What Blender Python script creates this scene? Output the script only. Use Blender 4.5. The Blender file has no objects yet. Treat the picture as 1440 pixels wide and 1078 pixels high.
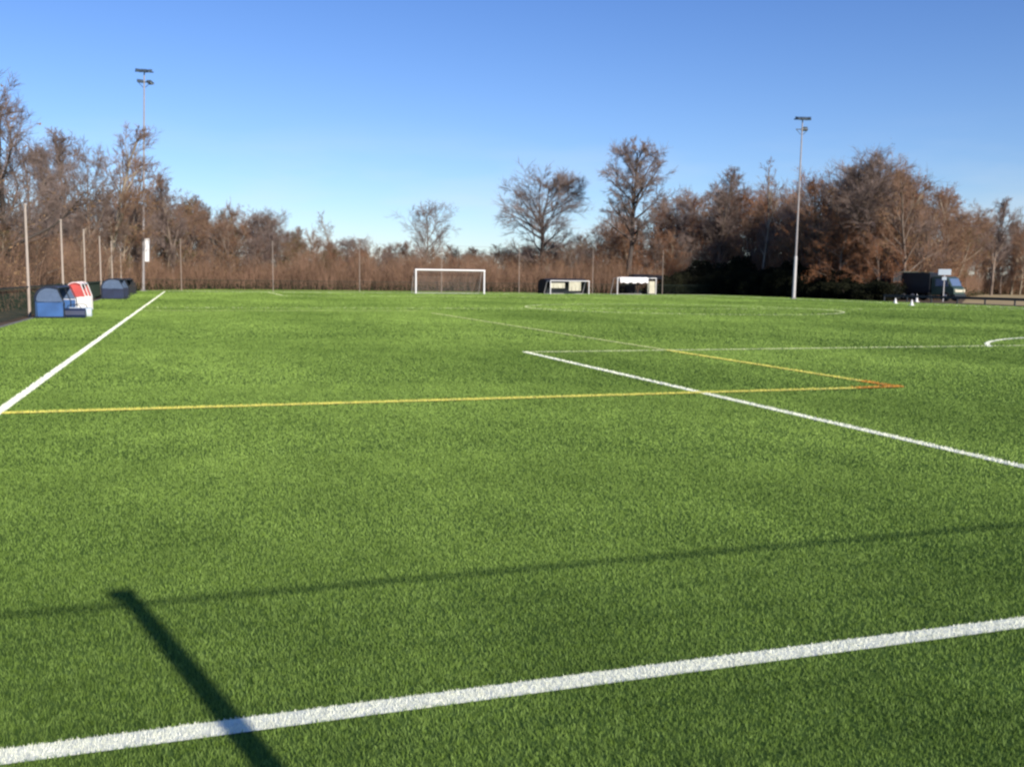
import bpy, math, random
import numpy as np
from mathutils import Matrix, Vector

random.seed(7)
rng = np.random.default_rng(7)
C = bpy.context.scene.collection
SC = bpy.context.scene

# ------------------------------------------------------------------ camera (solved from the pitch lines)
H_CAM = 1.65
FPX, CX, CY = 1344.4, 720.0, 539.0
v1 = np.array([265.0 - CX, 386.0 - CY, FPX]); v2 = np.array([4725.0 - CX, 442.0 - CY, FPX])
Yc = v1 / np.linalg.norm(v1); Xc = v2 - (v2 @ Yc) * Yc; Xc /= np.linalg.norm(Xc); Zc = np.cross(Xc, Yc)
R = np.array([Xc, Yc, Zc])

def ground(px, py, z=0.0):
    d = R @ np.array([px - CX, py - CY, FPX]); t = (z - H_CAM) / d[2]
    return np.array([d[0] * t, d[1] * t, z])

def proj(w):
    q = R.T @ (np.array(w, float) - [0, 0, H_CAM])
    return FPX * q[0] / q[2] + CX, FPX * q[1] / q[2] + CY

def away(px, dist):
    """ground position in the direction of column px of the photograph, dist metres off"""
    d = R @ np.array([px - CX, 392 - CY, FPX]); n = math.hypot(d[0], d[1])
    return np.array([d[0] / n * dist, d[1] / n * dist, 0.0])

def height_for(p, py):
    b = proj(p)[1]; t = proj([p[0], p[1], 1.0])[1]
    return (b - py) / (b - t)

cam_d = bpy.data.cameras.new('camera'); cam = bpy.data.objects.new('camera', cam_d); C.objects.link(cam)
M = Matrix.Identity(4)
cols = [R @ [1, 0, 0], R @ [0, -1, 0], R @ [0, 0, -1]]
for j in range(3):
    for i in range(3):
        M[i][j] = float(cols[j][i])
M[2][3] = H_CAM
cam.matrix_world = M
cam_d.sensor_width = 36; cam_d.lens = FPX / 1440 * 36
cam_d.clip_start = 0.1; cam_d.clip_end = 3000
SC.camera = cam

# ------------------------------------------------------------------ light
SUN_EL = math.radians(23.5)
sdx, sdy = 0.269, -0.963                       # horizontal direction towards the sun
sun_d = bpy.data.lights.new('sun', 'SUN'); sun = bpy.data.objects.new('sun', sun_d); C.objects.link(sun)
to_sun = Vector((sdx * math.cos(SUN_EL), sdy * math.cos(SUN_EL), math.sin(SUN_EL)))
sun.rotation_euler = to_sun.to_track_quat('Z', 'Y').to_euler()
sun_d.energy = 5.0; sun_d.angle = math.radians(0.5); sun_d.color = (1.0, 0.94, 0.84)
W = bpy.data.worlds.new('World'); SC.world = W; W.use_nodes = True
nt = W.node_tree; nt.nodes.clear()
sky = nt.nodes.new('ShaderNodeTexSky'); sky.sky_type = 'NISHITA'; sky.sun_disc = False
sky.sun_elevation = SUN_EL; sky.sun_rotation = math.atan2(sdx, sdy)
sky.air_density = 1.0; sky.dust_density = 0.15; sky.ozone_density = 4.0; sky.altitude = 50
bg = nt.nodes.new('ShaderNodeBackground'); bg.inputs[1].default_value = 0.108
out = nt.nodes.new('ShaderNodeOutputWorld')
# faint wisps of thin cloud near the horizon
tc = nt.nodes.new('ShaderNodeTexCoord'); mp = nt.nodes.new('ShaderNodeMapping'); mp.inputs['Scale'].default_value = (2.2, 2.2, 11)
nz = nt.nodes.new('ShaderNodeTexNoise'); nz.inputs['Scale'].default_value = 2.3; nz.inputs['Detail'].default_value = 6
rp = nt.nodes.new('ShaderNodeValToRGB'); rp.color_ramp.elements[0].position = 0.46; rp.color_ramp.elements[1].position = 0.8
sx = nt.nodes.new('ShaderNodeSeparateXYZ'); mr = nt.nodes.new('ShaderNodeMapRange')
mr.inputs[1].default_value = 0.0; mr.inputs[2].default_value = 0.16; mr.inputs[3].default_value = 0.7; mr.inputs[4].default_value = 0.0
mu = nt.nodes.new('ShaderNodeMath'); mu.operation = 'MULTIPLY'
mix = nt.nodes.new('ShaderNodeMix'); mix.data_type = 'RGBA'
mix.inputs['B'].default_value = (6.2, 6.5, 7.0, 1)
L = nt.links.new
L(tc.outputs['Generated'], mp.inputs[0]); L(mp.outputs[0], nz.inputs['Vector']); L(nz.outputs['Fac'], rp.inputs[0])
L(tc.outputs['Generated'], sx.inputs[0]); L(sx.outputs['Z'], mr.inputs[0]); L(rp.outputs[0], mu.inputs[0]); L(mr.outputs[0], mu.inputs[1])
wb = nt.nodes.new('ShaderNodeMix'); wb.data_type = 'RGBA'; wb.blend_type = 'MULTIPLY'; wb.inputs['Factor'].default_value = 1
wr = nt.nodes.new('ShaderNodeValToRGB'); wr.color_ramp.elements[0].color = (0.93, 0.96, 1.10, 1); wr.color_ramp.elements[1].position = 0.42; wr.color_ramp.elements[1].color = (0.54, 0.72, 1.12, 1)
L(sx.outputs['Z'], wr.inputs[0]); L(wr.outputs[0], wb.inputs['B'])
L(sky.outputs[0], wb.inputs['A'])
L(mu.outputs[0], mix.inputs['Factor']); L(wb.outputs['Result'], mix.inputs['A']); L(mix.outputs['Result'], bg.inputs[0]); L(bg.outputs[0], out.inputs[0])
SC.view_settings.view_transform = 'Standard'; SC.view_settings.look = 'None'
SC.view_settings.exposure = 0.28; SC.view_settings.gamma = 1.0
SC.render.engine = 'CYCLES'
SC.cycles.filter_width = 2.5
SC.cycles.max_bounces = 6

# ------------------------------------------------------------------ materials
def mat(name, col, rough=0.7, spec=0.3, metal=0.0, var=0.12, scale=8.0, bump=0.0, bscale=60.0, col2=None, trans=0.0, detail=4.0, sheen=None):
    m = bpy.data.materials.new(name); m.use_nodes = True
    t = m.node_tree; b = t.nodes['Principled BSDF']
    b.inputs['Roughness'].default_value = rough; b.inputs['Specular IOR Level'].default_value = spec
    b.inputs['Metallic'].default_value = metal
    co = t.nodes.new('ShaderNodeTexCoord')
    n = t.nodes.new('ShaderNodeTexNoise'); n.inputs['Scale'].default_value = scale; n.inputs['Detail'].default_value = detail
    r = t.nodes.new('ShaderNodeValToRGB')
    a = [c * (1 - var) for c in col]; z = [min(1, c * (1 + var)) for c in col] if col2 is None else col2
    r.color_ramp.elements[0].position = 0.32; r.color_ramp.elements[1].position = 0.68
    r.color_ramp.elements[0].color = (*a, 1); r.color_ramp.elements[1].color = (*z, 1)
    t.links.new(co.outputs['Object'], n.inputs['Vector']); t.links.new(n.outputs['Fac'], r.inputs[0])
    t.links.new(r.outputs[0], b.inputs['Base Color'])
    if bump:
        n2 = t.nodes.new('ShaderNodeTexNoise'); n2.inputs['Scale'].default_value = bscale; n2.inputs['Detail'].default_value = 5
        bp = t.nodes.new('ShaderNodeBump'); bp.inputs['Strength'].default_value = bump; bp.inputs['Distance'].default_value = 0.02
        t.links.new(co.outputs['Object'], n2.inputs['Vector']); t.links.new(n2.outputs['Fac'], bp.inputs['Height'])
        t.links.new(bp.outputs[0], b.inputs['Normal'])
    if trans:
        b.inputs['Transmission Weight'].default_value = trans
    return m

def turf_mat(name, dark, light, patchy=0.25, tint=None, rough=0.55, spec=0.2, bump=0.0):
    """three scales of variation: fine fibre grain, tuft clumps, and large brushed patches (world position)"""
    m = bpy.data.materials.new(name); m.use_nodes = True
    t = m.node_tree; b = t.nodes['Principled BSDF']
    b.inputs['Roughness'].default_value = rough; b.inputs['Specular IOR Level'].default_value = spec
    g = t.nodes.new('ShaderNodeNewGeometry')
    def noise(s, d=3, sc=(1, 1, 1)):
        mpp = t.nodes.new('ShaderNodeMapping'); mpp.inputs['Scale'].default_value = sc
        n = t.nodes.new('ShaderNodeTexNoise'); n.inputs['Scale'].default_value = s; n.inputs['Detail'].default_value = d
        t.links.new(g.outputs['Position'], mpp.inputs[0]); t.links.new(mpp.outputs[0], n.inputs['Vector'])
        return n
    def ramp(src, p0, c0, p1, c1):
        r = t.nodes.new('ShaderNodeValToRGB'); e = r.color_ramp.elements
        e[0].position = p0; e[0].color = (*c0, 1); e[1].position = p1; e[1].color = (*c1, 1)
        t.links.new(src.outputs['Fac'], r.inputs[0]); return r
    fine = ramp(noise(23, 6), 0.3, dark, 0.7, light)
    lo, hi = 1 - patchy, 1 + patchy
    big = ramp(noise(0.16, 4, (1, 0.55, 1)), 0.32, (lo * 0.93, lo, lo * 0.92), 0.68, (hi * 1.02, hi, hi))
    med = ramp(noise(1.5, 4, (1, 0.6, 1)), 0.3, (0.84, 0.86, 0.84), 0.7, (1.13, 1.12, 1.1))
    x1 = t.nodes.new('ShaderNodeMix'); x1.data_type = 'RGBA'; x1.blend_type = 'MULTIPLY'; x1.inputs['Factor'].default_value = 1
    x2 = t.nodes.new('ShaderNodeMix'); x2.data_type = 'RGBA'; x2.blend_type = 'MULTIPLY'; x2.inputs['Factor'].default_value = 1
    t.links.new(fine.outputs[0], x1.inputs['A']); t.links.new(big.outputs[0], x1.inputs['B'])
    t.links.new(x1.outputs['Result'], x2.inputs['A']); t.links.new(med.outputs[0], x2.inputs['B'])
    t.links.new(x2.outputs['Result'], b.inputs['Base Color'])
    if bump:
        n2 = noise(70, 6); bp = t.nodes.new('ShaderNodeBump'); bp.inputs['Strength'].default_value = bump; bp.inputs['Distance'].default_value = 0.03
        t.links.new(n2.outputs['Fac'], bp.inputs['Height']); t.links.new(bp.outputs[0], b.inputs['Normal'])
    return m

M_turf = turf_mat('turf_sheet', (0.08, 0.135, 0.030), (0.125, 0.19, 0.05), 0.18, rough=0.95, spec=0.0, bump=0.3)
M_blade = turf_mat('turf_fibre', (0.155, 0.240, 0.038), (0.250, 0.355, 0.085), 0.28, rough=0.6, spec=0.15)
M_white = mat('white_fibre', (0.84, 0.84, 0.68), 0.6, 0.2, var=0.08, scale=30)
M_worn = mat('worn_white_fibre', (0.62, 0.64, 0.38), 0.7, 0.1, var=0.15, scale=3)
M_fadey = mat('faded_yellow_fibre', (0.46, 0.50, 0.22), 0.7, 0.1, var=0.2, scale=1.5)
M_yellow = mat('yellow_fibre', (0.68, 0.62, 0.14), 0.6, 0.2, var=0.12, scale=10)
M_orange = mat('orange_fibre', (0.60, 0.30, 0.05), 0.6, 0.2, var=0.12, scale=10)
M_soil = mat('leaf_litter_soil', (0.10, 0.075, 0.05), 0.95, 0.1, scale=0.5, col2=(0.17, 0.12, 0.075), bump=0.8, bscale=8, detail=10)
M_tan = mat('dead_grass', (0.36, 0.27, 0.14), 0.95, 0.1, scale=0.4, col2=(0.50, 0.38, 0.20), bump=0.6, bscale=6, detail=8)
M_kerb = mat('kerb_concrete', (0.24, 0.23, 0.21), 0.9, 0.2, scale=3, bump=0.3)
M_galv = mat('galvanised_steel', (0.50, 0.47, 0.45), 0.55, 0.5, metal=0.0, var=0.08, scale=2)
M_mast = mat('weathered_mast_steel', (0.30, 0.27, 0.26), 0.6, 0.4, var=0.1, scale=2)
M_post = mat('pale_fence_post', (0.40, 0.33, 0.27), 0.6, 0.4, var=0.12, scale=2)
M_mesh = mat('green_fence_wire', (0.02, 0.035, 0.025), 0.6, 0.3, var=0.1)
M_net = mat('brown_netting', (0.13, 0.12, 0.10), 0.9, 0.1, var=0.2)
M_paintw = mat('white_paint', (0.80, 0.77, 0.74), 0.4, 0.4, var=0.04, scale=4)
M_netw = mat('white_net_cord', (0.42, 0.38, 0.33), 0.9, 0.1, var=0.1)
M_dark = mat('black_steel', (0.02, 0.025, 0.03), 0.5, 0.4, var=0.2)
M_lampgrey = mat('lamp_housing', (0.06, 0.08, 0.10), 0.4, 0.5, var=0.2)
M_lens = mat('lamp_glass', (0.55, 0.62, 0.66), 0.15, 0.8, var=0.05)
M_blue = mat('blue_panel', (0.035, 0.10, 0.26), 0.35, 0.5, var=0.2, scale=2)
M_lblue = mat('light_blue_panel', (0.10, 0.17, 0.30), 0.3, 0.5, var=0.15, scale=2)
M_navy = mat('navy_roof', (0.012, 0.02, 0.055), 0.35, 0.5, var=0.2, scale=2)
M_red = mat('red_roof', (0.50, 0.07, 0.06), 0.4, 0.4, var=0.15, scale=2)
M_winblue = mat('blue_grey_glass', (0.10, 0.14, 0.22), 0.1, 0.8, var=0.1)
M_black = mat('black_body', (0.008, 0.009, 0.012), 0.4, 0.4, var=0.2)
M_green4 = mat('dark_green_paint', (0.035, 0.06, 0.042), 0.3, 0.5, var=0.15)
M_rubber = mat('rubber', (0.015, 0.015, 0.015), 0.85, 0.2, var=0.2)
M_cream = mat('pale_cover', (0.50, 0.47, 0.36), 0.8, 0.2, var=0.1, scale=3)
M_cloth = mat('white_cover', (0.80, 0.76, 0.76), 0.7, 0.2, var=0.05, scale=3)
M_bark = mat('grey_brown_bark', (0.15, 0.11, 0.085), 0.9, 0.15, scale=1.2, col2=(0.26, 0.20, 0.155), bump=0.5, bscale=20)
M_bark2 = mat('pale_bark', (0.26, 0.21, 0.15), 0.9, 0.15, scale=1.2, col2=(0.38, 0.31, 0.23), bump=0.5, bscale=20)
M_bdark = mat('dark_bark', (0.06, 0.048, 0.04), 0.9, 0.15, scale=1.2, col2=(0.12, 0.095, 0.08), bump=0.5, bscale=20)
M_twg = mat('grey_twigs', (0.165, 0.12, 0.10), 0.9, 0.1, scale=0.6, col2=(0.29, 0.215, 0.18))
M_twb = mat('brown_twigs', (0.20, 0.12, 0.078), 0.9, 0.1, scale=0.5, col2=(0.34, 0.205, 0.135))
M_twr = mat('rusty_twigs', (0.20, 0.105, 0.065), 0.9, 0.1, scale=0.5, col2=(0.32, 0.18, 0.11))
M_leafr = mat('dead_rust_leaves', (0.20, 0.075, 0.03), 0.8, 0.15, scale=0.7, col2=(0.33, 0.14, 0.06))
M_leafb = mat('dead_tan_leaves', (0.19, 0.115, 0.06), 0.8, 0.15, scale=0.7, col2=(0.30, 0.19, 0.10))
M_ever_shade = mat('evergreen_leaves_shade_dark', (0.008, 0.010, 0.006), 0.8, 0.05, scale=0.8, col2=(0.024, 0.024, 0.012))  # leaf green lowered to near black so the bank reads as understory shadow
M_olive = mat('olive_bramble_leaves', (0.022, 0.028, 0.010), 0.8, 0.1, scale=0.5, col2=(0.055, 0.055, 0.022))

# ------------------------------------------------------------------ mesh helpers
def tagit(o, label=None, cat=None, group=None, kind=None):
    if label: o['label'] = label
    if cat: o['category'] = cat
    if group: o['group'] = group
    if kind: o['kind'] = kind
    return o

def empty(name, loc, label, cat, group=None, rz=0.0, tilt=None):
    o = bpy.data.objects.new(name, None); C.objects.link(o); o.location = [float(v) for v in loc]
    o.rotation_euler = (0, 0, rz) if tilt is None else tilt
    o.empty_display_size = 0.3
    return tagit(o, label, cat, group)

def link_mesh(name, me, m, parent=None):
    o = bpy.data.objects.new(name, me); C.objects.link(o)
    if m is not None: me.materials.append(m)
    if parent is not None: o.parent = parent
    return o

class MB:
    """collects boxes, tubes and quads into one mesh"""
    def __init__(s): s.v = []; s.f = []
    def box(s, c, d, rot=None):
        n = len(s.v)
        for sx in (-1, 1):
            for sy in (-1, 1):
                for sz in (-1, 1):
                    p = Vector((sx * d[0] / 2, sy * d[1] / 2, sz * d[2] / 2))
                    if rot is not None: p = rot @ p
                    s.v.append((c[0] + p.x, c[1] + p.y, c[2] + p.z))
        for q in ((0, 1, 3, 2), (4, 6, 7, 5), (0, 4, 5, 1), (2, 3, 7, 6), (0, 2, 6, 4), (1, 5, 7, 3)):
            s.f.append([n + i for i in q])
        return s
    def tube(s, p0, p1, r0, r1=None, k=8):
        r1 = r0 if r1 is None else r1
        p0 = Vector(p0); p1 = Vector(p1); d = (p1 - p0).normalized()
        a = d.orthogonal().normalized(); b = d.cross(a); n = len(s.v)
        for P, r in ((p0, r0), (p1, r1)):
            for i in range(k):
                t = 2 * math.pi * i / k; q = P + (a * math.cos(t) + b * math.sin(t)) * r; s.v.append(tuple(q))
        for i in range(k):
            j = (i + 1) % k; s.f.append([n + i, n + j, n + k + j, n + k + i])
        s.f.append([n + i for i in range(k)][::-1]); s.f.append([n + k + i for i in range(k)])
        return s
    def path(s, pts, r, k=6):
        for a, b in zip(pts[:-1], pts[1:]): s.tube(a, b, r, r, k)
        return s
    def slab(s, prof, x0, x1, axis='y'):
        """prism from a profile of (u, z) points swept along an axis"""
        n = len(s.v); k = len(prof)
        for t in (x0, x1):
            for u, z in prof: s.v.append((u, t, z) if axis == 'y' else (t, u, z))
        for i in range(k):
            j = (i + 1) % k; s.f.append([n + i, n + j, n + k + j, n + k + i])
        s.f.append([n + i for i in range(k)][::-1]); s.f.append([n + k + i for i in range(k)])
        return s
    def build(s, name, m, parent=None, bevel=0.0):
        me = bpy.data.meshes.new(name); me.from_pydata(s.v, [], s.f); me.update()
        import bmesh
        bm = bmesh.new(); bm.from_mesh(me); bmesh.ops.recalc_face_normals(bm, faces=bm.faces)
        bm.to_mesh(me); bm.free()
        o = link_mesh(name, me, m, parent)
        if bevel:
            md = o.modifiers.new('bevel', 'BEVEL'); md.width = bevel; md.segments = 2; md.limit_method = 'ANGLE'
        return o

def np_mesh(name, V, F):
    """V (n,3), F (m,k) all faces with k corners"""
    me = bpy.data.meshes.new(name); m, k = F.shape
    me.vertices.add(len(V)); me.vertices.foreach_set('co', V.astype(np.float32).ravel())
    me.loops.add(m * k); me.loops.foreach_set('vertex_index', F.astype(np.int32).ravel())
    me.polygons.add(m); me.polygons.foreach_set('loop_start', np.arange(0, m * k, k, dtype=np.int32))
    me.polygons.foreach_set('loop_total', np.full(m, k, dtype=np.int32))
    me.update(calc_edges=True)
    return me

def seg_mesh(name, P0, P1, R0, R1, k=3):
    """many tapered k-sided tubes"""
    P0 = np.asarray(P0, float); P1 = np.asarray(P1, float); R0 = np.asarray(R0, float); R1 = np.asarray(R1, float)
    d = P1 - P0; d /= np.maximum(np.linalg.norm(d, axis=1, keepdims=True), 1e-9)
    ref = np.where(np.abs(d[:, 2:3]) < 0.9, np.array([[0, 0, 1.0]]), np.array([[1.0, 0, 0]]))
    a = np.cross(d, ref); a /= np.linalg.norm(a, axis=1, keepdims=True); b = np.cross(d, a)
    n = len(P0); V = np.empty((n, 2 * k, 3))
    for i in range(k):
        t = 2 * math.pi * i / k; q = a * math.cos(t) + b * math.sin(t)
        V[:, i] = P0 + q * R0[:, None]; V[:, k + i] = P1 + q * R1[:, None]
    base = (np.arange(n) * 2 * k)[:, None]
    F = np.concatenate([base + np.array([[i, (i + 1) % k, k + (i + 1) % k, k + i]]) for i in range(k)], 0)
    return V.reshape(-1, 3), F

def leaf_quads(P, size, g):
    n = len(P); u = g.normal(size=(n, 3)); u /= np.linalg.norm(u, axis=1, keepdims=True)
    w = g.normal(size=(n, 3)); w = np.cross(u, w); w /= np.linalg.norm(w, axis=1, keepdims=True)
    s = size * g.uniform(0.6, 1.3, (n, 1))
    V = np.stack([P - u * s, P + w * s * 0.6, P + u * s, P - w * s * 0.6], 1).reshape(-1, 3)
    F = (np.arange(n) * 4)[:, None] + np.arange(4)[None]
    return V, F

def merge(parts):
    Vs, Fs, o = [], [], 0
    for V, F in parts:
        Vs.append(V); Fs.append(F + o); o += len(V)
    return np.concatenate(Vs), np.concatenate(Fs)

# ------------------------------------------------------------------ ground, kerbs, pitch
def sheet(name, pts, z, m, kind='structure'):
    me = bpy.data.meshes.new(name); me.from_pydata([(float(x), float(y), z) for x, y in pts], [], [list(range(len(pts)))]); me.update()
    o = link_mesh(name, me, m); o['kind'] = kind
    return o
sheet('ground', [(-900, -900), (1100, -900), (1100, 1100), (-900, 1100)], -0.03, M_soil)
TX0, TX1, TY0, TY1 = -5.35, 60.5, -1.9, 101.5
sheet('pitch_turf', [(TX0, TY0), (TX1, TY0), (TX1, TY1), (TX0, TY1)], 0.0, M_turf)
sheet('dry_grass_field', [(60.8, 10), (420, 10), (420, 420), (150, 154), (66, 69)], -0.02, M_tan)
kb = MB()
for a, b in (((TX0 - .05, TY0), (TX0 - .05, TY1)), ((TX1 + .05, TY0), (TX1 + .05, TY1))):
    kb.box(((a[0] + b[0]) / 2, (a[1] + b[1]) / 2, -0.02), (0.098, b[1] - a[1], 0.10))
kb.box(((TX0 + TX1) / 2, TY1 + .05, -0.02), (TX1 - TX0, 0.098, 0.10))
k = kb.build('kerb', M_kerb); k['kind'] = 'structure'

GY, FY = 3.5, 97.6        # near and far goal lines
LX, RX = -2.17, 56.0
PCX = 27.5
FGX = 25.75
def blades(P, h, w, g, lean=0.5, simple=False):
    """grass blades as bent ribbons: two stacked quads"""
    n = len(P); an = g.uniform(0, 2 * np.pi, n)
    s = np.stack([np.cos(an), np.sin(an), np.zeros(n)], 1)
    la = g.uniform(0, 2 * np.pi, n); lm = g.uniform(0.1, 1.0, n) * lean
    l = np.stack([np.cos(la) * lm, np.sin(la) * lm, np.ones(n)], 1)
    hh = (h * g.uniform(0.65, 1.2, n))[:, None]; ww = (w * g.uniform(0.7, 1.2, n))[:, None] / 2
    mid = P + l * hh * 0.55; tip = P + l * hh * np.array([[1.25, 1.25, 0.95]])
    if simple:
        V = np.stack([P - s * ww, P + s * ww, tip + s * ww * .6, tip - s * ww * .6], 1).reshape(-1, 3)
        return V, (np.arange(n) * 4)[:, None] + np.array([[0, 1, 2, 3]])
    V = np.stack([P - s * ww, P + s * ww, mid + s * ww * .9, mid - s * ww * .9, tip + s * ww * .35, tip - s * ww * .35], 1).reshape(-1, 3)
    b = (np.arange(n) * 6)[:, None]
    F = np.concatenate([b + np.array([[0, 1, 2, 3]]), b + np.array([[3, 2, 4, 5]])], 0)
    return V, F

TURF_BANDS = [(2.4, 4.2, 14000, .0026, .016), (4.2, 6, 10000, .0030, .016), (6, 9, 6000, .0040, .017), (9, 15, 2800, .0060, .018), (15, 26, 1050, .010, .020), (26, 48, 360, .018, .022), (48, 78, 115, .032, .025), (78, 116, 80, .040, .028)]
# every marking: (name, colour, list of segments or arcs, width)
LINES = []
def line_obj(name, segs, width, m, z=0.004, fuzz=False):
    V, F = [], []
    for (x0, y0), (x1, y1) in segs:
        n = max(1, int(math.hypot(x1 - x0, y1 - y0) / 4)); dx, dy = x1 - x0, y1 - y0; L_ = math.hypot(dx, dy)
        nx, ny = -dy / L_ * width / 2, dx / L_ * width / 2; b = len(V)
        for i in range(n + 1):
            t = i / n; V += [(x0 + dx * t + nx, y0 + dy * t + ny, z), (x0 + dx * t - nx, y0 + dy * t - ny, z)]
        for i in range(n): F.append([b + 2 * i, b + 2 * i + 1, b + 2 * i + 3, b + 2 * i + 2])
        LINES.append((x0, y0, x1, y1, width / 2))
    V = np.array(V); F = np.array(F)
    parts = [(V, F)]
    for d0, d1, dens, w_, h_ in TURF_BANDS:
        P = []
        for (x0, y0), (x1, y1) in segs:
            L_ = math.hypot(x1 - x0, y1 - y0); dx, dy = (x1 - x0) / L_, (y1 - y0) / L_
            n = int(L_ * width * dens * 1.5) + 1
            t = rng.uniform(0, L_, n); u = rng.uniform(-width / 2, width / 2, n)
            P.append(np.stack([x0 + dx * t - dy * u, y0 + dy * t + dx * u, np.full(n, z)], 1))
        P = np.concatenate(P); d = np.hypot(P[:, 0], P[:, 1]); P = P[(d >= d0) & (d < d1)]
        if len(P): parts.append(blades(P, h_ * (.6 if d0 < 6 else 1.0), w_ * .9, rng, 0.45, d0 >= 26))
    V, F = merge(parts)
    o = link_mesh(name, np_mesh(name, V, F), m); o['kind'] = 'structure'
    return o
def arc(cx, cy, r, a0, a1, n=48):
    p = [(cx + r * math.cos(math.radians(a0 + (a1 - a0) * i / n)), cy + r * math.sin(math.radians(a0 + (a1 - a0) * i / n))) for i in range(n + 1)]
    return list(zip(p[:-1], p[1:]))

PAX = 7.17                                      # penalty area side line
D18 = 20.3
line_obj('near_goal_line', [((-2.22, GY), (2.5, GY)), ((2.5, GY), (9, GY)), ((9, GY), (56, GY))], 0.118, M_white, 0.004, True)
line_obj('left_touchline', [((LX, -1.8), (LX, FY))], 0.12, M_white, 0.006, True)
line_obj('right_touchline', [((RX, -1.8), (RX, FY))], 0.12, M_white, 0.006)
line_obj('far_goal_line', [((LX, FY), (RX, FY))], 0.12, M_white, 0.004)
line_obj('penalty_area_line', [((PAX, GY), (PAX, D18 + .06))], 0.12, M_white, 0.006, True)
line_obj('penalty_area_front_line', [((PAX, D18), (47.8, D18))], 0.12, M_worn, 0.004)
line_obj('penalty_arc', arc(PCX, 14.5, 9.15, 37.5, 142.5), 0.12, M_white, 0.008)
line_obj('penalty_spot', [((PCX - .1, 14.5), (PCX + .1, 14.5))], 0.2, M_white, 0.008)
line_obj('halfway_line', [((LX, 50.5), (RX, 50.5))], 0.10, M_worn, 0.004)
line_obj('centre_circle', arc(PCX, 50.5, 9.15, 0, 360, 72), 0.12, M_worn, 0.008)
line_obj('far_penalty_area_line', [((7.4, FY), (7.4, FY - 16.5)), ((7.4, FY - 16.5), (47.7, FY - 16.5)), ((47.7, FY - 16.5), (47.7, FY))], 0.11, M_worn, 0.010)
line_obj('yellow_cross_line', [((LX + .06, 12.42), (9.85, 12.42))], 0.14, M_yellow, 0.012, True)
line_obj('yellow_side_line', [((10.7, 13.3), (10.7, 20.2))], 0.13, M_yellow, 0.014, True)
line_obj('faded_yellow_side_line', [((10.7, 20.2), (10.7, 43.5))], 0.11, M_fadey, 0.014, True)
line_obj('yellow_far_cross_line', [((LX + .06, 46.3), (10.75, 46.3))], 0.10, M_fadey, 0.012)
line_obj('orange_corner_line', [((9.85, 12.42), (10.8, 12.42)), ((10.7, 12.45), (10.7, 13.3))], 0.16, M_orange, 0.016, True)

# turf fibres: real blades, dense near the camera and thinner with distance
def turf_blades():
    parts = []
    bands = TURF_BANDS
    for d0, d1, dens, w, h in bands:
        a0, a1 = (math.radians(90 - 84), math.radians(90 + 50)) if d1 < 10 else (math.radians(90 - 68), math.radians(90 + 26)) if d1 < 30 else (math.radians(90 - 58), math.radians(90 + 14))
        area = 0.5 * (a1 - a0) * (d1 ** 2 - d0 ** 2); n = int(area * dens)
        d = np.sqrt(rng.uniform(d0 ** 2, d1 ** 2, n)); a = rng.uniform(a0, a1, n)
        x = d * np.cos(a); y = d * np.sin(a)
        # tufts: pull the blades towards tuft rows a little
        s = 0.012 + 0.0012 * d
        x = x + rng.normal(0, 1, n) * 0; cx_ = np.round(x / s) * s; cy_ = np.round(y / s) * s
        x = x * .9 + cx_ * .1 + rng.normal(0, .002, n); y = y * .9 + cy_ * .1 + rng.normal(0, .002, n)
        keep = (x > TX0) & (x < TX1) & (y > TY0)
        for x0, y0, x1, y1, hw in LINES:
            L_ = math.hypot(x1 - x0, y1 - y0)
            if L_ < 1e-6: continue
            ux, uy = (x1 - x0) / L_, (y1 - y0) / L_
            t = (x - x0) * ux + (y - y0) * uy; u = -(x - x0) * uy + (y - y0) * ux
            keep &= ~((t > 0) & (t < L_) & (np.abs(u) < hw + 0.002))
        P = np.stack([x[keep], y[keep], np.zeros(keep.sum())], 1)
        parts.append(blades(P, h, w, rng, 0.55, d0 >= 26))
    V, F = merge(parts)
    o = link_mesh('turf_grass', np_mesh('turf_grass', V, F), M_blade); tagit(o, 'short green artificial turf fibres covering the near part of the pitch', 'grass', kind='stuff')
turf_blades()

# ------------------------------------------------------------------ fences
def wire_panel(x0, y0, x1, y1, z0, z1, dv, dh, r):
    """welded wire: verticals every dv and horizontals every dh"""
    L_ = math.hypot(x1 - x0, y1 - y0); ux, uy = (x1 - x0) / L_, (y1 - y0) / L_
    t = np.arange(dv / 2, L_, dv); n = len(t)
    P0 = np.stack([x0 + ux * t, y0 + uy * t, np.full(n, z0)], 1); P1 = P0.copy(); P1[:, 2] = z1
    z = np.arange(z0 + dh / 2, z1, dh); m = len(z)
    Q0 = np.stack([np.full(m, x0), np.full(m, y0), z], 1) + np.array([[-uy, ux, 0]]) * 2.2 * r
    Q1 = np.stack([np.full(m, x1), np.full(m, y1), z], 1) + np.array([[-uy, ux, 0]]) * 2.2 * r
    A = np.concatenate([P0, Q0]); B = np.concatenate([P1, Q1]); rr = np.full(len(A), r)
    return seg_mesh('w', A, B, rr, rr, 3)

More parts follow.
